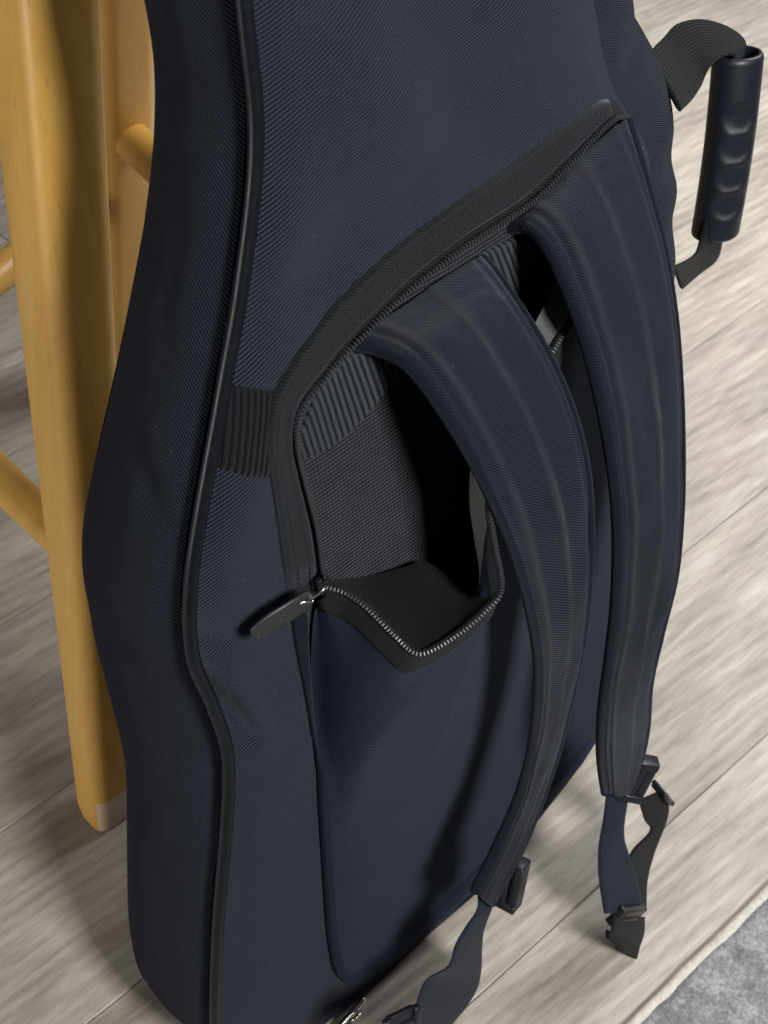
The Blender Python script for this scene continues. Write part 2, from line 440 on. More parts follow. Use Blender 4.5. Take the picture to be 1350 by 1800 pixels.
def on_leg(k, z):
    a = z/TZ; return Vector((feet[k][0]+(tops[k][0]-feet[k][0])*a, feet[k][1]+(tops[k][1]-feet[k][1])*a, z))
for k in 'nrlf':
    leg((*feet[k], .0015), on_leg(k, TOPZ), (.038, .034) if k != 'f' else (.050, .045), (.046, .060), worn=(k == 'n'))
def rung(a, b, r):
    a, b = a-SB, b-SB; Q = [a.lerp(b, i/30) for i in range(31)]
    return tube('rung', Q, lambda t: r*(.82+.18*math.sin(math.pi*min(1, max(0, t)))**.5), 'wood', stool, seg=20)
rung(on_leg('n', .225), on_leg('l', .225), .0135)
rung(on_leg('r', .290), on_leg('f', .290), .0165)
rung(on_leg('n', .16), on_leg('r', .16), .0135)
rung(on_leg('l', .235), on_leg('f', .235), .0135)
def seat():
    bm = bmesh.new(); bmesh.ops.create_cube(bm, size=1)
    for v in bm.verts: v.co = Vector((v.co.x*.26, v.co.y*.26, v.co.z*.032+TOPZ+.016+.001))
    bmesh.ops.bevel(bm, geom=bm.edges[:], offset=.012, segments=4, affect='EDGES')
    me = bpy.data.meshes.new('seat'); bm.to_mesh(me); bm.free(); me.materials.append(M['wood'])
    c = sum((Vector((*tops[k], 0)) for k in 'nrlf'), Vector())/4-SB; c.z = 0
    o = link(bpy.data.objects.new('seat', me), stool); o.location = c
    for p in me.polygons: p.use_smooth = True
seat()
# ------------------------------------------------------------------ the bag: outline and panel surface
LEAN = R(8)
bag = empty('gig_bag', (0, 0, 0), (-LEAN, 0, 0))
bag['label'] = 'navy padded instrument gig bag standing on end with open strap pocket'; bag['category'] = 'bag'
THICK = .10
def thick_at(v):
    t = max(0, min(1, (v-.38)/.28)); return THICK-.018*t*t*(3-2*t)
def zmin(p, lift=.0012):            # keep soft cloth on top of the floor
    z = p[1]*math.cos(LEAN)+p[2]*math.sin(LEAN)
    if z < lift: return (p[0], p[1]+(lift-z)/math.cos(LEAN), p[2])
    return p
left_c = [(-.030,.0005),(-.065,.001),(-.100,.006),(-.124,.030),(-.1345,.062),(-.133,.094),(-.115,.170),(-.0935,.244),(-.0825,.293),(-.0835,.335),(-.087,.376),(-.076,.425),(-.042,.505),(-.021,.554),(-.002,.612),(.003,.670),(.010,.80),(.012,.95),(.020,1.03),(.060,1.07),(.105,1.075)]
right_c = [(-.030,.0005),(.030,.002),(.075,.0055),(.14,.017),(.198,.038),(.240,.075),(.262,.13),(.268,.19),(.263,.26),(.256,.32),(.257,.385),(.257,.423),(.249,.494),(.221,.544),(.205,.597),(.197,.66),(.193,.80),(.192,.95),(.185,1.03),(.150,1.07),(.105,1.075)]
LC = spline([(x, y, 0) for x, y in left_c], 500); RC = spline([(x, y, 0) for x, y in right_c], 500)
def edge_at(C, v):
    lo, hi = 0, len(C)-1
    while hi-lo > 1:
        md = (lo+hi)//2
        if C[md].y <= v: lo = md
        else: hi = md
    d = C[hi].y-C[lo].y; t = 0 if d < 1e-9 else max(0, min(1, (v-C[lo].y)/d))
    return C[lo].x+(C[hi].x-C[lo].x)*t
def w2(p): return (p[0], p[1])
creases = [  # start, end, width, amplitude
    (w2((-0.0189,0.3536,0.0000)), w2((-0.0297,0.2458,0.0000)), .0045, -.0095),
    (w2((-0.1050,0.1992,0.0000)), w2((-0.1194,0.0766,0.0000)), .012, -.0035),
    (w2((-0.0865,0.3694,0.0000)), w2((-0.0665,0.2933,0.0000)), .006, -.0085), (w2((-0.0806,0.3646,0.0000)), w2((-0.0566,0.2845,0.0000)), .007, .0065),
    (w2((-0.0793,0.3819,0.0000)), w2((-0.0649,0.3582,0.0000)), .008, -.003),
    (w2((0.0345,0.6514,0.0000)), w2((0.0888,0.5731,0.0000)), .030, .008), (w2((0.0585,0.6498,0.0000)), w2((0.1392,0.5660,0.0000)), .020, -.0065),
    (w2((0.1147,0.6296,0.0000)), w2((0.2102,0.5607,0.0000)), .020, .0065), (w2((0.0126,0.5929,0.0000)), w2((-0.0081,0.5112,0.0000)), .020, .005),
    (w2((0.2189,0.5437,0.0000)), w2((0.1939,0.5900,0.0000)), .010, -.003), (w2((-0.0139,0.5327,0.0000)), w2((0.0314,0.5508,0.0000)), .018, -.0045),
    (w2((-0.0574,0.4121,0.0000)), w2((-0.0301,0.4985,0.0000)), .022, .005)]
def panel_w(u, v):
    l, r = edge_at(LC, v), edge_at(RC, v); h = max(.004, (r-l)/2)
    x = (u-(l+r)/2)/h
    d = max(0, 1-abs(x))*h                       # metres from the piping
    w = -.0105+.0115*(1-math.exp(-d/.015))+.0025*(1-min(1, abs(x))**2)
    for a, b, s, amp in creases:
        dd, t = seg_dist(u, v, a, b)
        if dd < 3*s: w += amp*gauss(dd, s)*math.sin(math.pi*(.12+.76*t))
    f = min(1, d/.03)
    w += f*(.0016*noise.noise(Vector((u*11, v*9, 1.3)))+.0007*noise.noise(Vector((u*34, v*26, 4.3))))
    return w
def on(p, off): return (p[0], p[1], panel_w(p[0], p[1])+off)
BACK = [(0, -.007), (.14, -.008), (.21, -.005), (.30, .0095), (.38, -.004), (.45, -.0135), (.54, -.0135), (.66, -.008), (.8, -.006), (1.1, -.006)]
def back_line(v):                    # how far the hidden front panel's outline stands off the back panel's
    for i in range(len(BACK)-1):
        (a, x), (b, y) = BACK[i], BACK[i+1]
        if v <= b:
            p, q = BACK[max(i-1, 0)], BACK[min(i+2, len(BACK)-1)]
            m0 = (y-p[1])/(b-p[0]); m1 = (q[1]-x)/(q[0]-a); h = b-a; t = max(0, (v-a)/h)
            return x*(2*t**3-3*t*t+1)+m0*h*(t**3-2*t*t+t)+y*(3*t*t-2*t**3)+m1*h*(t**3-t*t)
    return BACK[-1][1]
def panel(name, mat, rows, cols, wfun, inset=0):
    V = []; UV = []
    vm = 1.0735
    for i in range(rows):
        a = i/(rows-1); a = a**1.5 if a < .5 else a**1.5
        v = .0008+(vm-.0008)*a
        l, r = edge_at(LC, v), edge_at(RC, v)
        if inset: l -= max(-(r-l)*.45, back_line(v))
        for j in range(cols):
            x = -math.cos(math.pi*j/(cols-1))*.35+(-1+2*j/(cols-1))*.65
            u = (l+r)/2+x*(r-l)/2
            p = zmin((u, v, wfun(u, v))); V.append(loc(p)); UV.append((u, v))
    return mesh(name, V, grid_faces(rows, cols), mat, bag, UV)
panel('back_panel', 'panel', 260, 150, panel_w)
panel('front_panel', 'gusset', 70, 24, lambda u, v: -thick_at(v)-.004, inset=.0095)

LOOP = LC[:-1]+RC[::-1][:-1]
LOOP = resample(LOOP+[LOOP[0]], 701)[:-1]
def gusset():
    n = len(LOOP); m = 30; V = []; UV = []; s = 0
    wr = [((0.2318,0.5431,0.0000)[1], .008), ((0.2913,0.4647,-0.0200)[1], .009), ((0.2870,0.4540,-0.0200)[1], -.003), ((0.2913,0.4221,-0.0200)[1], .006), (.20, .012)]
    for i, p in enumerate(LOOP):
        t = LOOP[(i+2) % n]-LOOP[i-2]; t.normalize(); nr = Vector((-t.y, t.x, 0))
        if i: s += (p-LOOP[i-1]).length
        u, v = p.x, p.y
        b = .008
        if u > .12:
            b = .010+.036*max(0, min(1, (v-.17)/.13))*max(0, min(1, (.92-v)/.25))
        if u < .05: b = .0008+.0050*gauss(v-.32, .08)+.004*gauss(v-.10, .08)
        for j in range(m):
            q = j/(m-1)
            o = b*math.sin(math.pi*min(1, q*1.0))**.55
            w = -.0108-(thick_at(v)-.0068)*q
            if u > .12: w += .010*math.sin(math.pi*q)**.8*max(0, min(1, (v-.2)/.1))
            sgn = math.sin(math.pi*q)
            o += sgn*(.0022*noise.noise(Vector((u*16, v*13, q*2.1)))+.0010*noise.noise(Vector((u*40, v*34, q*6))))
            if u > .12:
                for vc, am in wr:
                    o -= am*gauss(v-vc+.030*(q-.2), .012)*math.exp(-((q-.10)/.17)**2)*min(1, q*14)
            if u < .05 or v < .05: o += .010*sgn**.6*min(1, q*30)+back_line(v)*q
            if u < .05: o -= .0035*gauss(v-.45-.05*(q-.3), .012)*sgn*gauss(q-.25, .25)
            P = zmin((u+nr.x*o, v+nr.y*o, w)); P = loc(P)
            if j: arc += (P-V[-1]).length
            else: arc = 0
            V.append(P); f = 1.7 if u > .12 else 1.0; UV.append((arc*f, s*f))
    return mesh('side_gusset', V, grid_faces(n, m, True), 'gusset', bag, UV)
# the loop runs up the left side and down the right: outward is to the left of travel
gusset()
PIP = []
for i, p in enumerate(LOOP):
    t = LOOP[(i+2) % len(LOOP)]-LOOP[i-2]; t.normalize()
    sink = .013*max(0, min(1, (p.x-.10)/.10))
    PIP.append(loc(zmin((p.x-t.y*.0012, p.y+t.x*.0012, -.0022-sink), .0035)))
tube('piping', PIP, .0036, 'piping', bag, seg=14, closed=True)

# ------------------------------------------------------------------ strap pocket: webbing patch, zip, flap
def strip(name, O, I, off, thick, mat, n=120, m=18, **kw):
    """band that lies on the back panel between two drawn lines"""
    rnd = kw.get('rnd', .2); A = spline_u(O, n); B = spline_u(I, n); V = []; UV = []; d = 0
    for i in range(n):
        c = (A[i]+B[i])/2
        if i: d += (c-cp).length
        cp = c; wd = (B[i]-A[i]).length
        for k in range(m):
            x = -math.cos(math.pi*k/(m-1)); e = max(0, 1-abs(x)**(2/rnd))**.5
            p = A[i].lerp(B[i], (x+1)/2); f = min(1, i*2.5/n*10, (n-1-i)*2.5/n*10)
            V.append(loc(on(p, off-thick*.8+thick*1.3*e*(.35+.65*f)))); UV.append((d, (x+1)/2*wd))
    return mesh(name, V, grid_faces(n, m), mat, bag, UV)
strip('webbing_patch', [(-0.0395,0.5093,0.0000),(-0.0445,0.4942,0.0000),(-0.0536,0.4709,0.0000)], [(-0.0126,0.4937,0.0000),(-0.0181,0.4782,0.0000),(-0.0263,0.4519,0.0000)], .0008, .0016, 'patch', n=30, rnd=.08)
ZO = [(-0.0320,0.3750,0.0030),(-0.0315,0.4181,0.0030),(-0.0311,0.4539,0.0030),(-0.0292,0.4749,0.0030),(-0.0200,0.4956,0.0030),(-0.0007,0.5110,0.0030),(0.0284,0.5253,0.0030),(0.0609,0.5353,0.0030),(0.0974,0.5419,0.0030),(0.1350,0.5444,0.0030),(0.1703,0.5475,0.0030),(0.1966,0.5479,0.0030),(0.2091,0.5440,0.0030)]
ZI = [(-0.0148,0.3711,0.0030),(-0.0143,0.4100,0.0030),(-0.0163,0.4443,0.0030),(-0.0164,0.4670,0.0030),(-0.0091,0.4859,0.0030),(0.0090,0.4966,0.0030),(0.0342,0.5076,0.0030),(0.0644,0.5169,0.0030),(0.0958,0.5232,0.0030),(0.1359,0.5250,0.0030),(0.1740,0.5327,0.0030),(0.1996,0.5378,0.0030),(0.2122,0.5366,0.0030)]
strip('zip_welt', ZO, ZI, .0026, .0040, 'tape', n=200, rnd=.12)
Z = [(-0.0130,0.3760,0.0050),(-0.0127,0.4120,0.0050),(-0.0152,0.4483,0.0050),(-0.0154,0.4685,0.0050),(-0.0090,0.4840,0.0050),(0.0093,0.4942,0.0050),(0.0348,0.5050,0.0050),(0.0644,0.5138,0.0050),(0.0958,0.5199,0.0050),(0.1181,0.5207,0.0050),(0.1443,0.5228,0.0050),(0.1726,0.5303,0.0050),(0.1973,0.5367,0.0050),(0.2108,0.5359,0.0050),(0.2190,0.5297,0.0050),(0.2233,0.5177,0.0050),(0.2250,0.5047,0.0050)]
def offs(Q, d):
    out = []
    for i, p in enumerate(Q):
        t = Q[min(i+1, len(Q)-1)]-Q[max(i-1, 0)]; t.normalize(); out.append(Vector((p.x+t.y*d, p.y-t.x*d, p.z)))
    return out
ZS = spline(Z, 240)
zt = band('zip_tape', [loc(on(p, .0012)) for p in offs(ZS, -.005)], [loc(on(p, .0022)) for p in offs(ZS, .0012)], .0010, 'dark_tape', bag, n=200, m=6, rnd=.1)
def teeth(name, Q, side, nrm, parent, pitch=.0019, size=(.00062, .0013, .0011)):
    L = length(Q); n = int(L/pitch); P = resample(Q, n); it = []
    for i in range(1, n-1):
        t = (P[i+1]-P[i-1]).normalized(); nn = nrm(i/(n-1)); sd = nn.cross(t).normalized()*side
        it.append((P[i]+sd*size[1]*.4, t*size[0], sd*size[1], nn*size[2]))
    o = boxes_mesh(name, it, 'teeth', parent, bevel=.0003); o['kind'] = 'stuff'; return o
bn = Vector((0, -1, 0))
teeth('zip_teeth', [loc(on(p, .0056)) for p in offs(ZS, .0010)], 1, lambda a: bn, zt, size=(.0006, .0014, .0010))
# stitch runs along the welt
def stitches(name, Q, parent, step=.0032, ln=.0019, r=.00028):
    L = length(Q); n = int(L/step); P = resample(Q, n*2+1); it = []
    for i in range(0, 2*n, 2):
        d = P[i+1]-P[i]
        if d.length < 1e-7: continue
        t = d.normalized(); s = t.cross(bn)
        if s.length < 1e-5: continue
        s.normalize(); it.append(((P[i]+P[i+1])/2, t*ln/2, s*r, t.cross(s)*r))
    o = boxes_mesh(name, it, 'thread', parent); o['kind'] = 'stuff'; return o
MID = [a.lerp(b, .30) for a, b in zip(spline_u(ZO, 200), spline_u(ZI, 200))]
MID2 = [a.lerp(b, .72) for a, b in zip(spline_u(ZO, 200), spline_u(ZI, 200))]
stitches('stitching', [loc(on(p, .0048)) for p in MID], bag); stitches('stitching', [loc(on(p, .0048)) for p in MID2], bag)
# welt below the slider, tapering away
strip('side_welt', [(-0.0323,0.3712,0.0030),(-0.0331,0.3435,0.0030),(-0.0336,0.2996,0.0030),(-0.0338,0.2668,0.0030)], [(-0.0236,0.3613,0.0030),(-0.0246,0.3368,0.0030),(-0.0270,0.2987,0.0030),(-0.0310,0.2642,0.0030)], .0022, .0034, 'binding', n=60, rnd=.15)

# lining on the pocket's back wall
lin_l = [(-0.0097,0.3702,0.0000),(-0.0094,0.4066,0.0000),(-0.0119,0.4433,0.0000),(-0.0122,0.4637,0.0000),(-0.0057,0.4794,0.0000),(0.0129,0.4897,0.0000),(0.0387,0.5006,0.0000),(0.0685,0.5095,0.0000),(0.1003,0.5157,0.0000),(0.1229,0.5165,0.0000),(0.1494,0.5186,0.0000),(0.1780,0.5262,0.0000),(0.2030,0.5326,0.0000),(0.2165,0.5319,0.0000)]
lin_b = [(-0.0209,0.2012,0.0000),(-0.0033,0.2006,0.0000),(0.0147,0.2001,0.0000),(0.0335,0.2044,0.0000),(0.0520,0.2039,0.0000),(0.0714,0.2082,0.0000),(0.0910,0.2127,0.0000),(0.1109,0.2172,0.0000),(0.1310,0.2217,0.0000),(0.1515,0.2312,0.0000),(0.1723,0.2457,0.0000),(0.2034,0.2721,0.0000),(0.2337,0.3166,0.0000),(0.2470,0.3767,0.0000)]
A = spline_u(lin_l, 90); B = spline_u(lin_b, 90); V = []; UV = []
for a, b in zip(A, B):
    for j in range(40):
        p = a.lerp(b, j/39); q = on(p, .0008); V.append(loc(q)); UV.append((p.x, p.y))
mesh('pocket_lining', V, grid_faces(90, 40), 'lining', bag, UV)

# flap: free edge E (held open) down to the sewn line Bd
E = [(-0.0150,0.3747,0.0080),(-0.0085,0.3712,0.0160),(-0.0052,0.3666,0.0280),(-0.0027,0.3566,0.0460),(0.0035,0.3462,0.0560),(0.0236,0.3485,0.0620),(0.0403,0.3559,0.0660),(0.0502,0.3653,0.0680),(0.0496,0.3939,0.0660),(0.0503,0.4178,0.0630),(0.0599,0.4357,0.0580),(0.0857,0.4499,0.0520),(0.1080,0.4630,0.0470),(0.1322,0.4708,0.0400),(0.1583,0.4822,0.0320),(0.1906,0.4980,0.0200),(0.2147,0.5093,0.0100),(0.2226,0.5158,0.0060)]
Bd = [(-0.0173,0.3606,0.0040),(-0.0222,0.3136,0.0040),(-0.0291,0.2634,0.0040),(-0.0376,0.2102,0.0040),(-0.0457,0.1399,0.0040),(-0.0500,0.0829,0.0040),(-0.0472,0.0480,0.0040),(-0.0305,0.0281,0.0040),(0.0175,0.0262,0.0040),(0.0684,0.0328,0.0040),(0.1416,0.0530,0.0040),(0.1910,0.0676,0.0040),(0.2293,0.0927,0.0040),(0.2522,0.1242,0.0040),(0.2570,0.2182,0.0040),(0.2530,0.3069,0.0040),(0.2465,0.3948,0.0040),(0.2335,0.4854,0.0040)]
ES = spline_u(E, 150); BS = spline_u(Bd, 150)
NT_ = 70
flapP = []
for i in range(150):
    a, b = ES[i], BS[i]; row = []
    d = math.hypot(a.x-b.x, a.y-b.y)
    for j in range(NT_):
        t = j/(NT_-1)
        u, v = a.x+(b.x-a.x)*t, a.y+(b.y-a.y)*t
        k = (1-t)**2*(1+.55*t)
        base = panel_w(u, v)
        w = a.z*k+(base+.003)*(1-k)
        w += .004*math.sin(math.pi*t)*math.sin(math.pi*min(1, t*1.4))
        w += .0022*math.sin(math.pi*min(1, t*1.15))*noise.noise(Vector((u*14, v*10, 9.2)))
        dd, tt = seg_dist(u, v, w2((0.0181,0.3431,0.0400)), w2((-0.0209,0.2578,0.0060)))
        w += .0030*gauss(dd, .008)*math.sin(math.pi*tt)*min(1, t*5)
        row.append(Vector((u, v, max(w, base+.0016))))
    flapP.append(row)
def flap_obj(name, mat, off, rows, cols, parent):
    V = []; UV = []
    for i in rows:
        for j in cols:
            p = flapP[i][j]
            du = flapP[min(i+1, 149)][j]-flapP[max(i-1, 0)][j]; dv = flapP[i][min(j+1, NT_-1)]-flapP[i][max(j-1, 0)]
            nr = du.cross(dv)
            nr = nr.normalized() if nr.length > 1e-9 else Vector((0, 0, 1))
            if nr.z < 0: nr = -nr
            q = p+nr*off; V.append(loc(zmin(q, .002))); UV.append((p.x, p.y))
    return mesh(name, V, grid_faces(len(rows), len(cols)), mat, parent, UV)
flap = flap_obj('pocket_flap', 'flap', 0, range(150), range(NT_), bag)
# tape on the outer lip of the flap, following it for about 12 mm
def lip(lo_mm, hi_mm, off, name, mat, parent):
    V = []; UV = []; K = 8; s = 0
    for i in range(150):
        row = flapP[i]; L = [0]
        for a, b in zip(row, row[1:]): L.append(L[-1]+(b-a).length)
        if i: s += (row[0]-flapP[i-1][0]).length
        for k in range(K):
            x = min((lo_mm+(hi_mm-lo_mm)*k/(K-1))/1000, L[-1]*.85)
            j = 0
            while j < len(L)-2 and L[j+1] < x: j += 1
            t = (x-L[j])/max(1e-9, L[j+1]-L[j]); p = row[j].lerp(row[j+1], t)
            du = flapP[min(i+1, 149)][j]-flapP[max(i-1, 0)][j]; nr = du.cross(row[min(j+1, NT_-1)]-row[j])
            nr = nr.normalized() if nr.length > 1e-9 else Vector((0, 0, 1))
            if nr.z < 0: nr = -nr
            e = 1 if 0 < k < K-1 else .2
            q = p+nr*off*e; V.append(loc(q)); UV.append((s, x))
    return mesh(name, V, grid_faces(150, K), mat, parent, UV)
lip(-.5, 17, .0016, 'flap_tape', 'dark_tape', flap)
# facing that turns into the pocket from the lip
G = [(-0.0052,0.3672,0.0040),(0.0081,0.3603,0.0040),(0.0206,0.3553,0.0060),(0.0348,0.3527,0.0100),(0.0475,0.3517,0.0160),(0.0521,0.3443,0.0300),(0.0538,0.3441,0.0440),(0.0539,0.3585,0.0500),(0.0526,0.3854,0.0500),(0.0536,0.4084,0.0480),(0.0635,0.4309,0.0440),(0.0873,0.4480,0.0400),(0.1075,0.4706,0.0360),(0.1302,0.4825,0.0300),(0.1556,0.4935,0.0240),(0.1874,0.5101,0.0140),(0.2106,0.5165,0.0070),(0.2200,0.5201,0.0040)]
GS = spline_u(G, 150)
for nm, mt, rows in (('flap_lining', 'shaded_lining', range(0, 60)), ('flap_facing', 'smooth_lining', range(59, 150))):
    V = []; UV = []
    for i in rows:
        a, b = ES[i], GS[i]
        for j in range(16):
            t = j/15; p = a.lerp(b, t); p = Vector((p.x, p.y, p.z-.006*math.sin(math.pi*t)+.0030*math.sin(math.pi*min(1, t*1.3))*noise.noise(Vector((p.x*55, p.y*22, 2)))))
            V.append(loc(p)); UV.append((p.x, p.y))
    mesh(nm, V, grid_faces(len(rows), 16), mt, flap, UV)
EQ = [loc(p) for p in ES]
tube('zip_tape', [p+Vector((0, -.0006, .0006)) for p in EQ], .0017, 'dark_tape', flap, seg=8)
def en(a): return Vector((-.25, -.75, .6)).normalized()
teeth('zip_teeth', [p+Vector((-.0004, -.0017, .0014)) for p in EQ], -1, en, flap, size=(.00058, .0011, .0010))
# stitched seam round the pocket
strip('pocket_seam', [(-0.0326,0.2666,0.0040),(-0.0390,0.2117,0.0040),(-0.0472,0.1416,0.0040),(-0.0520,0.0852,0.0040),(-0.0504,0.0463,0.0040),(-0.0305,0.0212,0.0040),(0.0178,0.0190,0.0040),(0.0690,0.0256,0.0040),(0.1426,0.0457,0.0040),(0.1928,0.0597,0.0040)],
      [(-0.0283,0.2628,0.0040),(-0.0342,0.2070,0.0040),(-0.0418,0.1358,0.0040),(-0.0455,0.0843,0.0040),(-0.0431,0.0499,0.0040),(-0.0314,0.0361,0.0040),(0.0163,0.0343,0.0040),(0.0669,0.0410,0.0040),(0.1402,0.0607,0.0040),(0.1881,0.0763,0.0040)], .0040, .0032, 'flap_edge', n=160, rnd=.3)
# ribbed webbing inside the pocket
strip('inner_webbing', [(-0.0119,0.4670,0.0020),(0.0063,0.4873,0.0020),(0.0274,0.4929,0.0020),(0.0517,0.4813,0.0020)], [(-0.0100,0.4517,0.0020),(0.0111,0.4504,0.0020),(0.0339,0.4575,0.0020),(0.0541,0.4706,0.0020)], .0022, .0018, 'rib', n=40, rnd=.1)
strip('inner_webbing', [(0.1106,0.5067,0.0020),(0.1221,0.5058,0.0020),(0.1339,0.5043,0.0020),(0.1478,0.5015,0.0020)], [(0.1236,0.4650,0.0020),(0.1330,0.4722,0.0020),(0.1427,0.4774,0.0020),(0.1532,0.4823,0.0020)], .0022, .0018, 'rib', n=40, rnd=.1)

# ------------------------------------------------------------------ zip slider and pull tab
sl = loc((-0.0159,0.3775,0.0100))
d1 = (loc((-0.0275,0.3783,0.0160))-sl).normalized()
slider = boxes_mesh('zip_slider', [(sl, Vector((.0030, 0, .0006)), Vector((0, .0018, 0)), Vector((-.0008, 0, .0052)))], 'plastic', bag, bevel=.0009, smooth=True)
lk = [loc(p) for p in [(-0.0154,0.3851,0.0135),(-0.0161,0.3856,0.0170),(-0.0215,0.3861,0.0200),(-0.0262,0.3841,0.0190),(-0.0302,0.3826,0.0170)]]
tube('bail', spline(lk, 24), .00085, 'metal', slider, seg=8)
tube('bail', spline([loc(p) for p in [(-0.0378,0.3844,0.0165),(-0.0333,0.3844,0.0185),(-0.0290,0.3823,0.0190)]], 12), .0010, 'metal', slider, seg=8)
def pull_tab():
    A = spline([loc(p) for p in [(-0.0277,0.3819,0.0165),(-0.0413,0.3834,0.0170),(-0.0525,0.3818,0.0150),(-0.0617,0.3768,0.0120)]], 40)
    V = []; n = 40; prof = 16
    side = (loc((-0.0239,0.3680,0.0150))-loc((-0.0267,0.3802,0.0150))).normalized()
    for i, p in enumerate(A):
        t = (A[min(i+1, n-1)]-A[max(i-1, 0)]).normalized(); s = (side-t*side.dot(t)).normalized(); nn = s.cross(t).normalized()
        a = i/(n-1)
        hw = .0056+.0008*math.sin(math.pi*a)
        end = min(1, (1-a)*9); hw *= math.sqrt(max(.04, 1-(1-end)**2)); st = min(1, a*12+.15); hw *= math.sqrt(max(.05, 1-(1-st)**2))
        ht = .0014*min(1, hw/.002)
        for k in range(prof):
            th = 2*math.pi*k/prof; cx, cy = math.cos(th), math.sin(th)
            V.append(p+s*hw*(abs(cx)**.6*(1 if cx > 0 else -1))+nn*ht*(abs(cy)**.5*(1 if cy > 0 else -1)))
    F = []
    for i in range(n-1):
        for k in range(prof): F.append((i*prof+k, i*prof+(k+1) % prof, (i+1)*prof+(k+1) % prof, (i+1)*prof+k))
    F.append(tuple(range(prof))[::-1]); F.append(tuple((n-1)*prof+k for k in range(prof)))
    o = mesh('pull_tab', V, F, 'pull', slider)
    me = o.data; return o, A, side
tab, TA, tside = pull_tab()
def ring(name, c, ax, ay, r, rr, mat, parent, n=20):
    Q = [c+ax*math.cos(2*math.pi*k/n)*r+ay*math.sin(2*math.pi*k/n)*r for k in range(n)]
    return tube(name, Q, rr, mat, parent, seg=6, closed=True)
tt = (TA[21]-TA[19]).normalized(); ts = (tside-tt*tside.dot(tt)).normalized(); tn = ts.cross(tt).normalized()
if tn.y > 0: tn = -tn
ring('emblem', TA[22]+tn*.0014, tt, ts, .0011, .00030, 'pull', tab)
ring('emblem', TA[19]+tn*.0014+ts*.0004, tt, ts, .0009, .00028, 'pull', tab)
ring('eyelet', TA[36]+tn*.0013, tt, ts, .0013, .00035, 'pull', tab)

# ------------------------------------------------------------------ shoulder straps
def strap_prof(x, a):
    h = 1.0
    h -= .28*gauss(x+.80, .045)+.20*gauss(x-.84, .04)          # stitched channels beside the binding
    h -= .05*gauss(x-.04, .04); h += .09*gauss(x-.13, .06)        # padded fold down the middle
    h += .10*noise.noise(Vector((a*12, x*1.8, 3)))+.05*noise.noise(Vector((a*40, x*4, 8)))
    return h
def strap_wear(x, a, s):
    n1 = .5+.5*noise.noise(Vector((s*90, x*14, 1))); n2 = .5+.5*noise.noise(Vector((s*18, x*2, 6)))
    return min(1, (gauss(x-.14+.03*math.sin(s*31), .055)*.95*(.15+n2)+gauss(x+.64, .06)*.85*(.15+n2))*(.3+1.0*n1))
def make_strap(A, B, thick, wob):
    A = [loc(p) for p in A]; B = [loc(p) for p in B]
    s = band('shoulder_strap', A, B, thick, 'strap', bag, n=170, m=44, prof=strap_prof, wob=wob, rnd=.34, wear=strap_wear)
    for X, sg in ((A, 1), (B, -1)):
        a, b = spline_u(A, 140), spline_u(B, 140)
        Q = [p.lerp(q, .012) if sg > 0 else q.lerp(p, .012) for p, q in zip(a, b)]
        tube('edge_binding', Q, .0034, 'binding', s, seg=10)
    a, b = spline_u(A, 140), spline_u(B, 140)
    for f in (.13, .89):
        Q = []
        for i in range(4, 138):
            t = (a[i+1]+b[i+1]-a[i-1]-b[i-1]).normalized(); nn = t.cross(b[i]-a[i]).normalized()
            Q.append(a[i].lerp(b[i], f)+nn*thick*.5*.64)
        stitches('stitching', Q, s, step=.0036, ln=.0022)
    return s
LA = [(0.0277,0.4976,0.0040),(0.0346,0.4946,0.0140),(0.0380,0.4908,0.0300),(0.0409,0.4720,0.0480),(0.0471,0.4402,0.0620),(0.0541,0.4034,0.0710),(0.0598,0.3636,0.0760),(0.0646,0.3193,0.0780),(0.0660,0.2783,0.0760),(0.0633,0.2288,0.0720),(0.0545,0.1890,0.0680),(0.0377,0.1557,0.0650),(0.0205,0.1263,0.0620)]
LB = [(0.1114,0.5032,0.0040),(0.1094,0.4972,0.0180),(0.1061,0.4887,0.0340),(0.1050,0.4712,0.0520),(0.1035,0.4476,0.0680),(0.1009,0.4215,0.0790),(0.0978,0.3916,0.0850),(0.0935,0.3570,0.0880),(0.0900,0.3168,0.0870),(0.0849,0.2704,0.0830),(0.0732,0.2087,0.0770),(0.0527,0.1454,0.0700),(0.0305,0.1042,0.0640)]
left_strap = make_strap(LA, LB, .011, .0016)
RA = [(0.1294,0.5105,0.0040),(0.1317,0.5135,0.0160),(0.1285,0.5085,0.0320),(0.1245,0.4894,0.0500),(0.1221,0.4623,0.0640),(0.1208,0.4316,0.0740),(0.1200,0.3973,0.0810),(0.1185,0.3616,0.0850),(0.1166,0.3175,0.0860),(0.1131,0.2744,0.0850),(0.1111,0.2303,0.0820),(0.1147,0.1822,0.0780),(0.1224,0.1380,0.0750)]
RB = [(0.2171,0.5311,0.0040),(0.2081,0.5214,0.0180),(0.2000,0.5078,0.0320),(0.1929,0.4848,0.0480),(0.1860,0.4536,0.0620),(0.1789,0.4163,0.0730),(0.1725,0.3827,0.0810),(0.1663,0.3503,0.0870),(0.1589,0.3114,0.0910),(0.1466,0.2770,0.0930),(0.1420,0.2354,0.0900),(0.1473,0.1796,0.0840),(0.1448,0.1226,0.0770)]
right_strap = make_strap(RA, RB, .011, .0016)

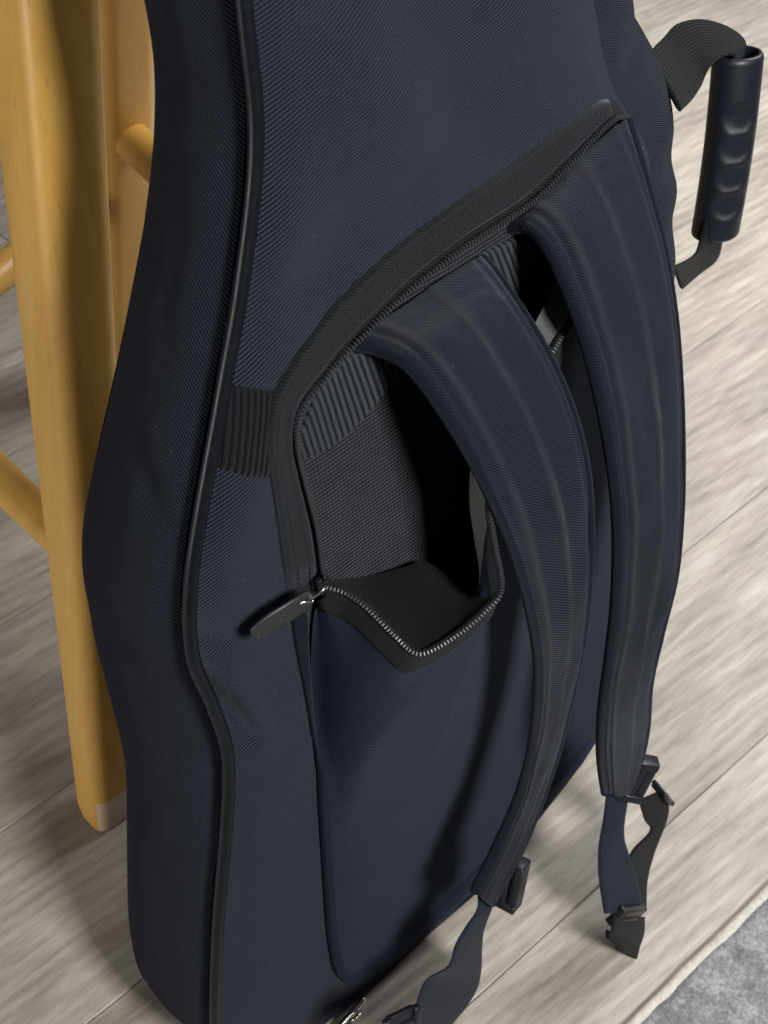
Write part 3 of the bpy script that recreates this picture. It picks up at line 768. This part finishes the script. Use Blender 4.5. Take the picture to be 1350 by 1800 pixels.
# ------------------------------------------------------------------ ladder-lock buckles, webbing tails
def frame(o_, ax, ay, az):
    """points helper: local frame"""
    return lambda x, y, z: o_+ax*x+ay*y+az*z
def buckle(name, c, right, upv, parent, w=.034, h=.030, t=.005):
    """ladder-lock: rounded frame with three bars"""
    r = right.normalized(); u = (upv-r*upv.dot(r)).normalized(); n = r.cross(u).normalized()
    it = []
    for sx in (-1, 1): it.append((c+r*sx*(w/2-.003), r*.0030, u*h/2, n*t/2))
    for y, th, dz in ((h/2-.0032, .0032, .0008), (0, .0026, .0), (-h/2+.0042, .0042, .0016)):
        it.append((c+u*y+n*dz, r*(w/2-.004), u*th, n*t/2*.9))
    return boxes_mesh(name, it, 'plastic', parent, bevel=.0013, smooth=True)
bl = buckle('buckle', loc((0.0445,0.1157,0.0660)), loc((0.0510,0.1373,0.0660))-loc((0.0376,0.0912,0.0660)), Vector((.35, -.8, .45)), left_strap, w=.038, h=.020, t=.012)
br = buckle('buckle', loc((0.1454,0.1346,0.0800)), loc((0.1520,0.1526,0.0830))-loc((0.1373,0.1172,0.0780)), Vector((.5, -.5, -.5)), right_strap, w=.034, h=.018, t=.010)
buckle('ring', loc((0.1759,0.0887,0.0780)), loc((0.1849,0.0691,0.0780))-loc((0.1623,0.1165,0.0800)), Vector((.3, -.3, -.8)), right_strap, w=.024, h=.014, t=.0035)
band('webbing_tail', [loc(p) for p in [(0.0230,0.1212,0.0620),(0.0192,0.1093,0.0640),(0.0073,0.1062,0.0660),(-0.0036,0.1010,0.0680),(-0.0116,0.0863,0.0680),(-0.0275,0.0888,0.0660),(-0.0400,0.0767,0.0680),(-0.0569,0.0593,0.0700)]],
     [loc(p) for p in [(0.0365,0.1037,0.0620),(0.0318,0.0932,0.0620),(0.0265,0.0742,0.0600),(0.0270,0.0456,0.0560),(0.0284,0.0168,0.0520),(0.0229,-0.0012,0.0520),(0.0052,-0.0030,0.0560),(-0.0267,0.0022,0.0620)]], .0018, 'navy_web', left_strap, n=80, m=10, rnd=.1, wob=.0006)
buckle('slide', loc((-0.0556,0.0777,0.0730)), loc((-0.0488,0.0729,0.0730))-loc((-0.0618,0.0796,0.0730)), Vector((0, -.2, -1)), left_strap, w=.030, h=.020, t=.005)
band('webbing_tail', [loc(p) for p in [(0.1245,0.1373,0.0740),(0.1170,0.1180,0.0780),(0.1084,0.1006,0.0820),(0.1040,0.0784,0.0860),(0.1029,0.0431,0.0910)]],
     [loc(p) for p in [(0.1463,0.1144,0.0740),(0.1377,0.0977,0.0780),(0.1334,0.0845,0.0820),(0.1372,0.0563,0.0860),(0.1457,-0.0006,0.0910)]], .0018, 'navy_web', right_strap, n=60, m=10, rnd=.1, wob=.0006)
band('webbing_loop', [loc(p) for p in [(0.1507,0.1044,0.0780),(0.1582,0.0766,0.0770),(0.1634,0.0587,0.0780),(0.1406,0.0606,0.0810),(0.1318,0.0448,0.0850),(0.1290,0.0144,0.0880)]],
     [loc(p) for p in [(0.1769,0.0914,0.0780),(0.1822,0.0760,0.0780),(0.1809,0.0553,0.0780),(0.1654,0.0352,0.0810),(0.1543,0.0190,0.0850),(0.1506,-0.0093,0.0880)]], .0018, 'webbing', right_strap, n=60, m=10, rnd=.1)
buckle('slide', loc((0.1250,0.0178,0.0920)), loc((0.1482,-0.0051,0.0920))-loc((0.1029,0.0409,0.0920)), Vector((0, -.2, 1)), right_strap, w=.033, h=.016, t=.006)
band('webbing_end', [loc(p) for p in [(0.1095,0.0344,0.0940),(0.1039,0.0320,0.0970),(0.0972,0.0319,0.1010)]], [loc(p) for p in [(0.1422,-0.0018,0.0940),(0.1368,-0.0144,0.0980),(0.1218,-0.0178,0.1040)]], .0020, 'webbing', right_strap, n=24, m=8, rnd=.1)
band('webbing_end', [loc(p) for p in [(0.0972,0.0402,0.1000),(0.1079,0.0202,0.1025),(0.1237,-0.0046,0.1040)]], [loc(p) for p in [(0.0950,0.0343,0.1020),(0.1046,0.0139,0.1045),(0.1188,-0.0140,0.1055)]], .0030, 'webbing', right_strap, n=24, m=8, rnd=.1)

# ------------------------------------------------------------------ side carry handle
def grip():
    T0, T1 = loc((0.3764,0.4907,-0.0500)), loc((0.3641,0.3722,-0.0500))
    ax = (T1-T0).normalized()
    view = (Vector((-.55, .40+THICK*0-.8, .46))).normalized()
    f = Vector((-.35, -.85, .35)); f = (f-ax*f.dot(ax)).normalized(); sd = ax.cross(f).normalized()
    n, k = 130, 64; V = []; UV = []; Lg = (T1-T0).length
    for ring_i in range(2):
        for i in range(n):
            a = i/(n-1); p = T0.lerp(T1, a)+f*.003*math.sin(math.pi*a)
            for j in range(k):
                th = 2*math.pi*j/k-math.pi; rx_, ry_ = .0158, .0125
                r = 1.0
                if ring_i == 0:
                    e = min(a, 1-a)*Lg
                    r = 1-.10*max(0, 1-e/.003)**2
                    for q, ph in enumerate((.30, .46, .62, .78)):
                        d2 = ((a-ph)*Lg/.0086)**2+((th-.05)*.0140/.0088)**2
                        r -= .16*math.exp(-d2**3)
                else: r = .76
                # opening slit on the far side is left as a shallow groove
                r -= .06*gauss(abs(th)-math.pi, .12)
                V.append(p+f*math.cos(th)*ry_*r+sd*math.sin(th)*rx_*r); UV.append((a*Lg, th*.014))
    F = []
    o2 = n*k
    for i in range(n-1):
        for j in range(k):
            jj = (j+1) % k
            F.append((i*k+j, i*k+jj, (i+1)*k+jj, (i+1)*k+j)); F.append((o2+i*k+j, o2+(i+1)*k+j, o2+(i+1)*k+jj, o2+i*k+jj))
    for j in range(k):
        jj = (j+1) % k
        F.append((j, o2+j, o2+jj, jj)); i = n-1
        F.append((i*k+j, i*k+jj, o2+i*k+jj, o2+i*k+j))
    return mesh('grip', V, F, 'rubber', None, UV), T0, T1
g, T0, T1 = grip()
handle = bpy.data.objects.new('carry_handle', None); link(handle, bag)
g.parent = handle
band('handle_webbing', [loc(p) for p in [(0.2832,0.5294,-0.0400),(0.3171,0.5200,-0.0580),(0.3386,0.5179,-0.0660),(0.3616,0.5116,-0.0680),(0.3809,0.5013,-0.0640),(0.3920,0.4896,-0.0580),(0.3869,0.4790,-0.0540),(0.3782,0.4616,-0.0500)]],
     [loc(p) for p in [(0.2773,0.5060,-0.0120),(0.3018,0.4988,-0.0240),(0.3221,0.4957,-0.0340),(0.3363,0.4987,-0.0400),(0.3514,0.4985,-0.0440),(0.3658,0.4938,-0.0460),(0.3694,0.4822,-0.0480),(0.3717,0.4624,-0.0500)]], .0026, 'webbing', handle, n=90, m=14, rnd=.1)
band('handle_webbing', [loc(p) for p in [(0.3751,0.3796,-0.0520),(0.3746,0.3596,-0.0520),(0.3670,0.3512,-0.0500),(0.3433,0.3561,-0.0440),(0.3156,0.3619,-0.0360)]],
     [loc(p) for p in [(0.3511,0.3925,-0.0480),(0.3416,0.3802,-0.0440),(0.3299,0.3797,-0.0380),(0.3111,0.3874,-0.0300),(0.2894,0.3976,-0.0220)]], .0026, 'webbing', handle, n=50, m=12, rnd=.1)

# ------------------------------------------------------------------ metal clip at the bottom edge
cA, cB = loc((-0.0640,0.0034,0.0100)), loc((-0.0372,0.0106,0.0100))
clip = tube('metal_clip', [cA.lerp(cB, i/10) for i in range(11)], .0022, 'metal', bag, seg=10)
cm = loc((-0.0486,0.0049,0.0130)); ring('clip_ring', cm, Vector((1, 0, 0)), Vector((0, -.5, .86)), .0042, .0013, 'metal', clip)
ring('clip_ring', loc((-0.0561,0.0014,0.0130)), Vector((.8, -.5, 0)), Vector((0, -.5, .86)), .0042, .0012, 'metal', clip)
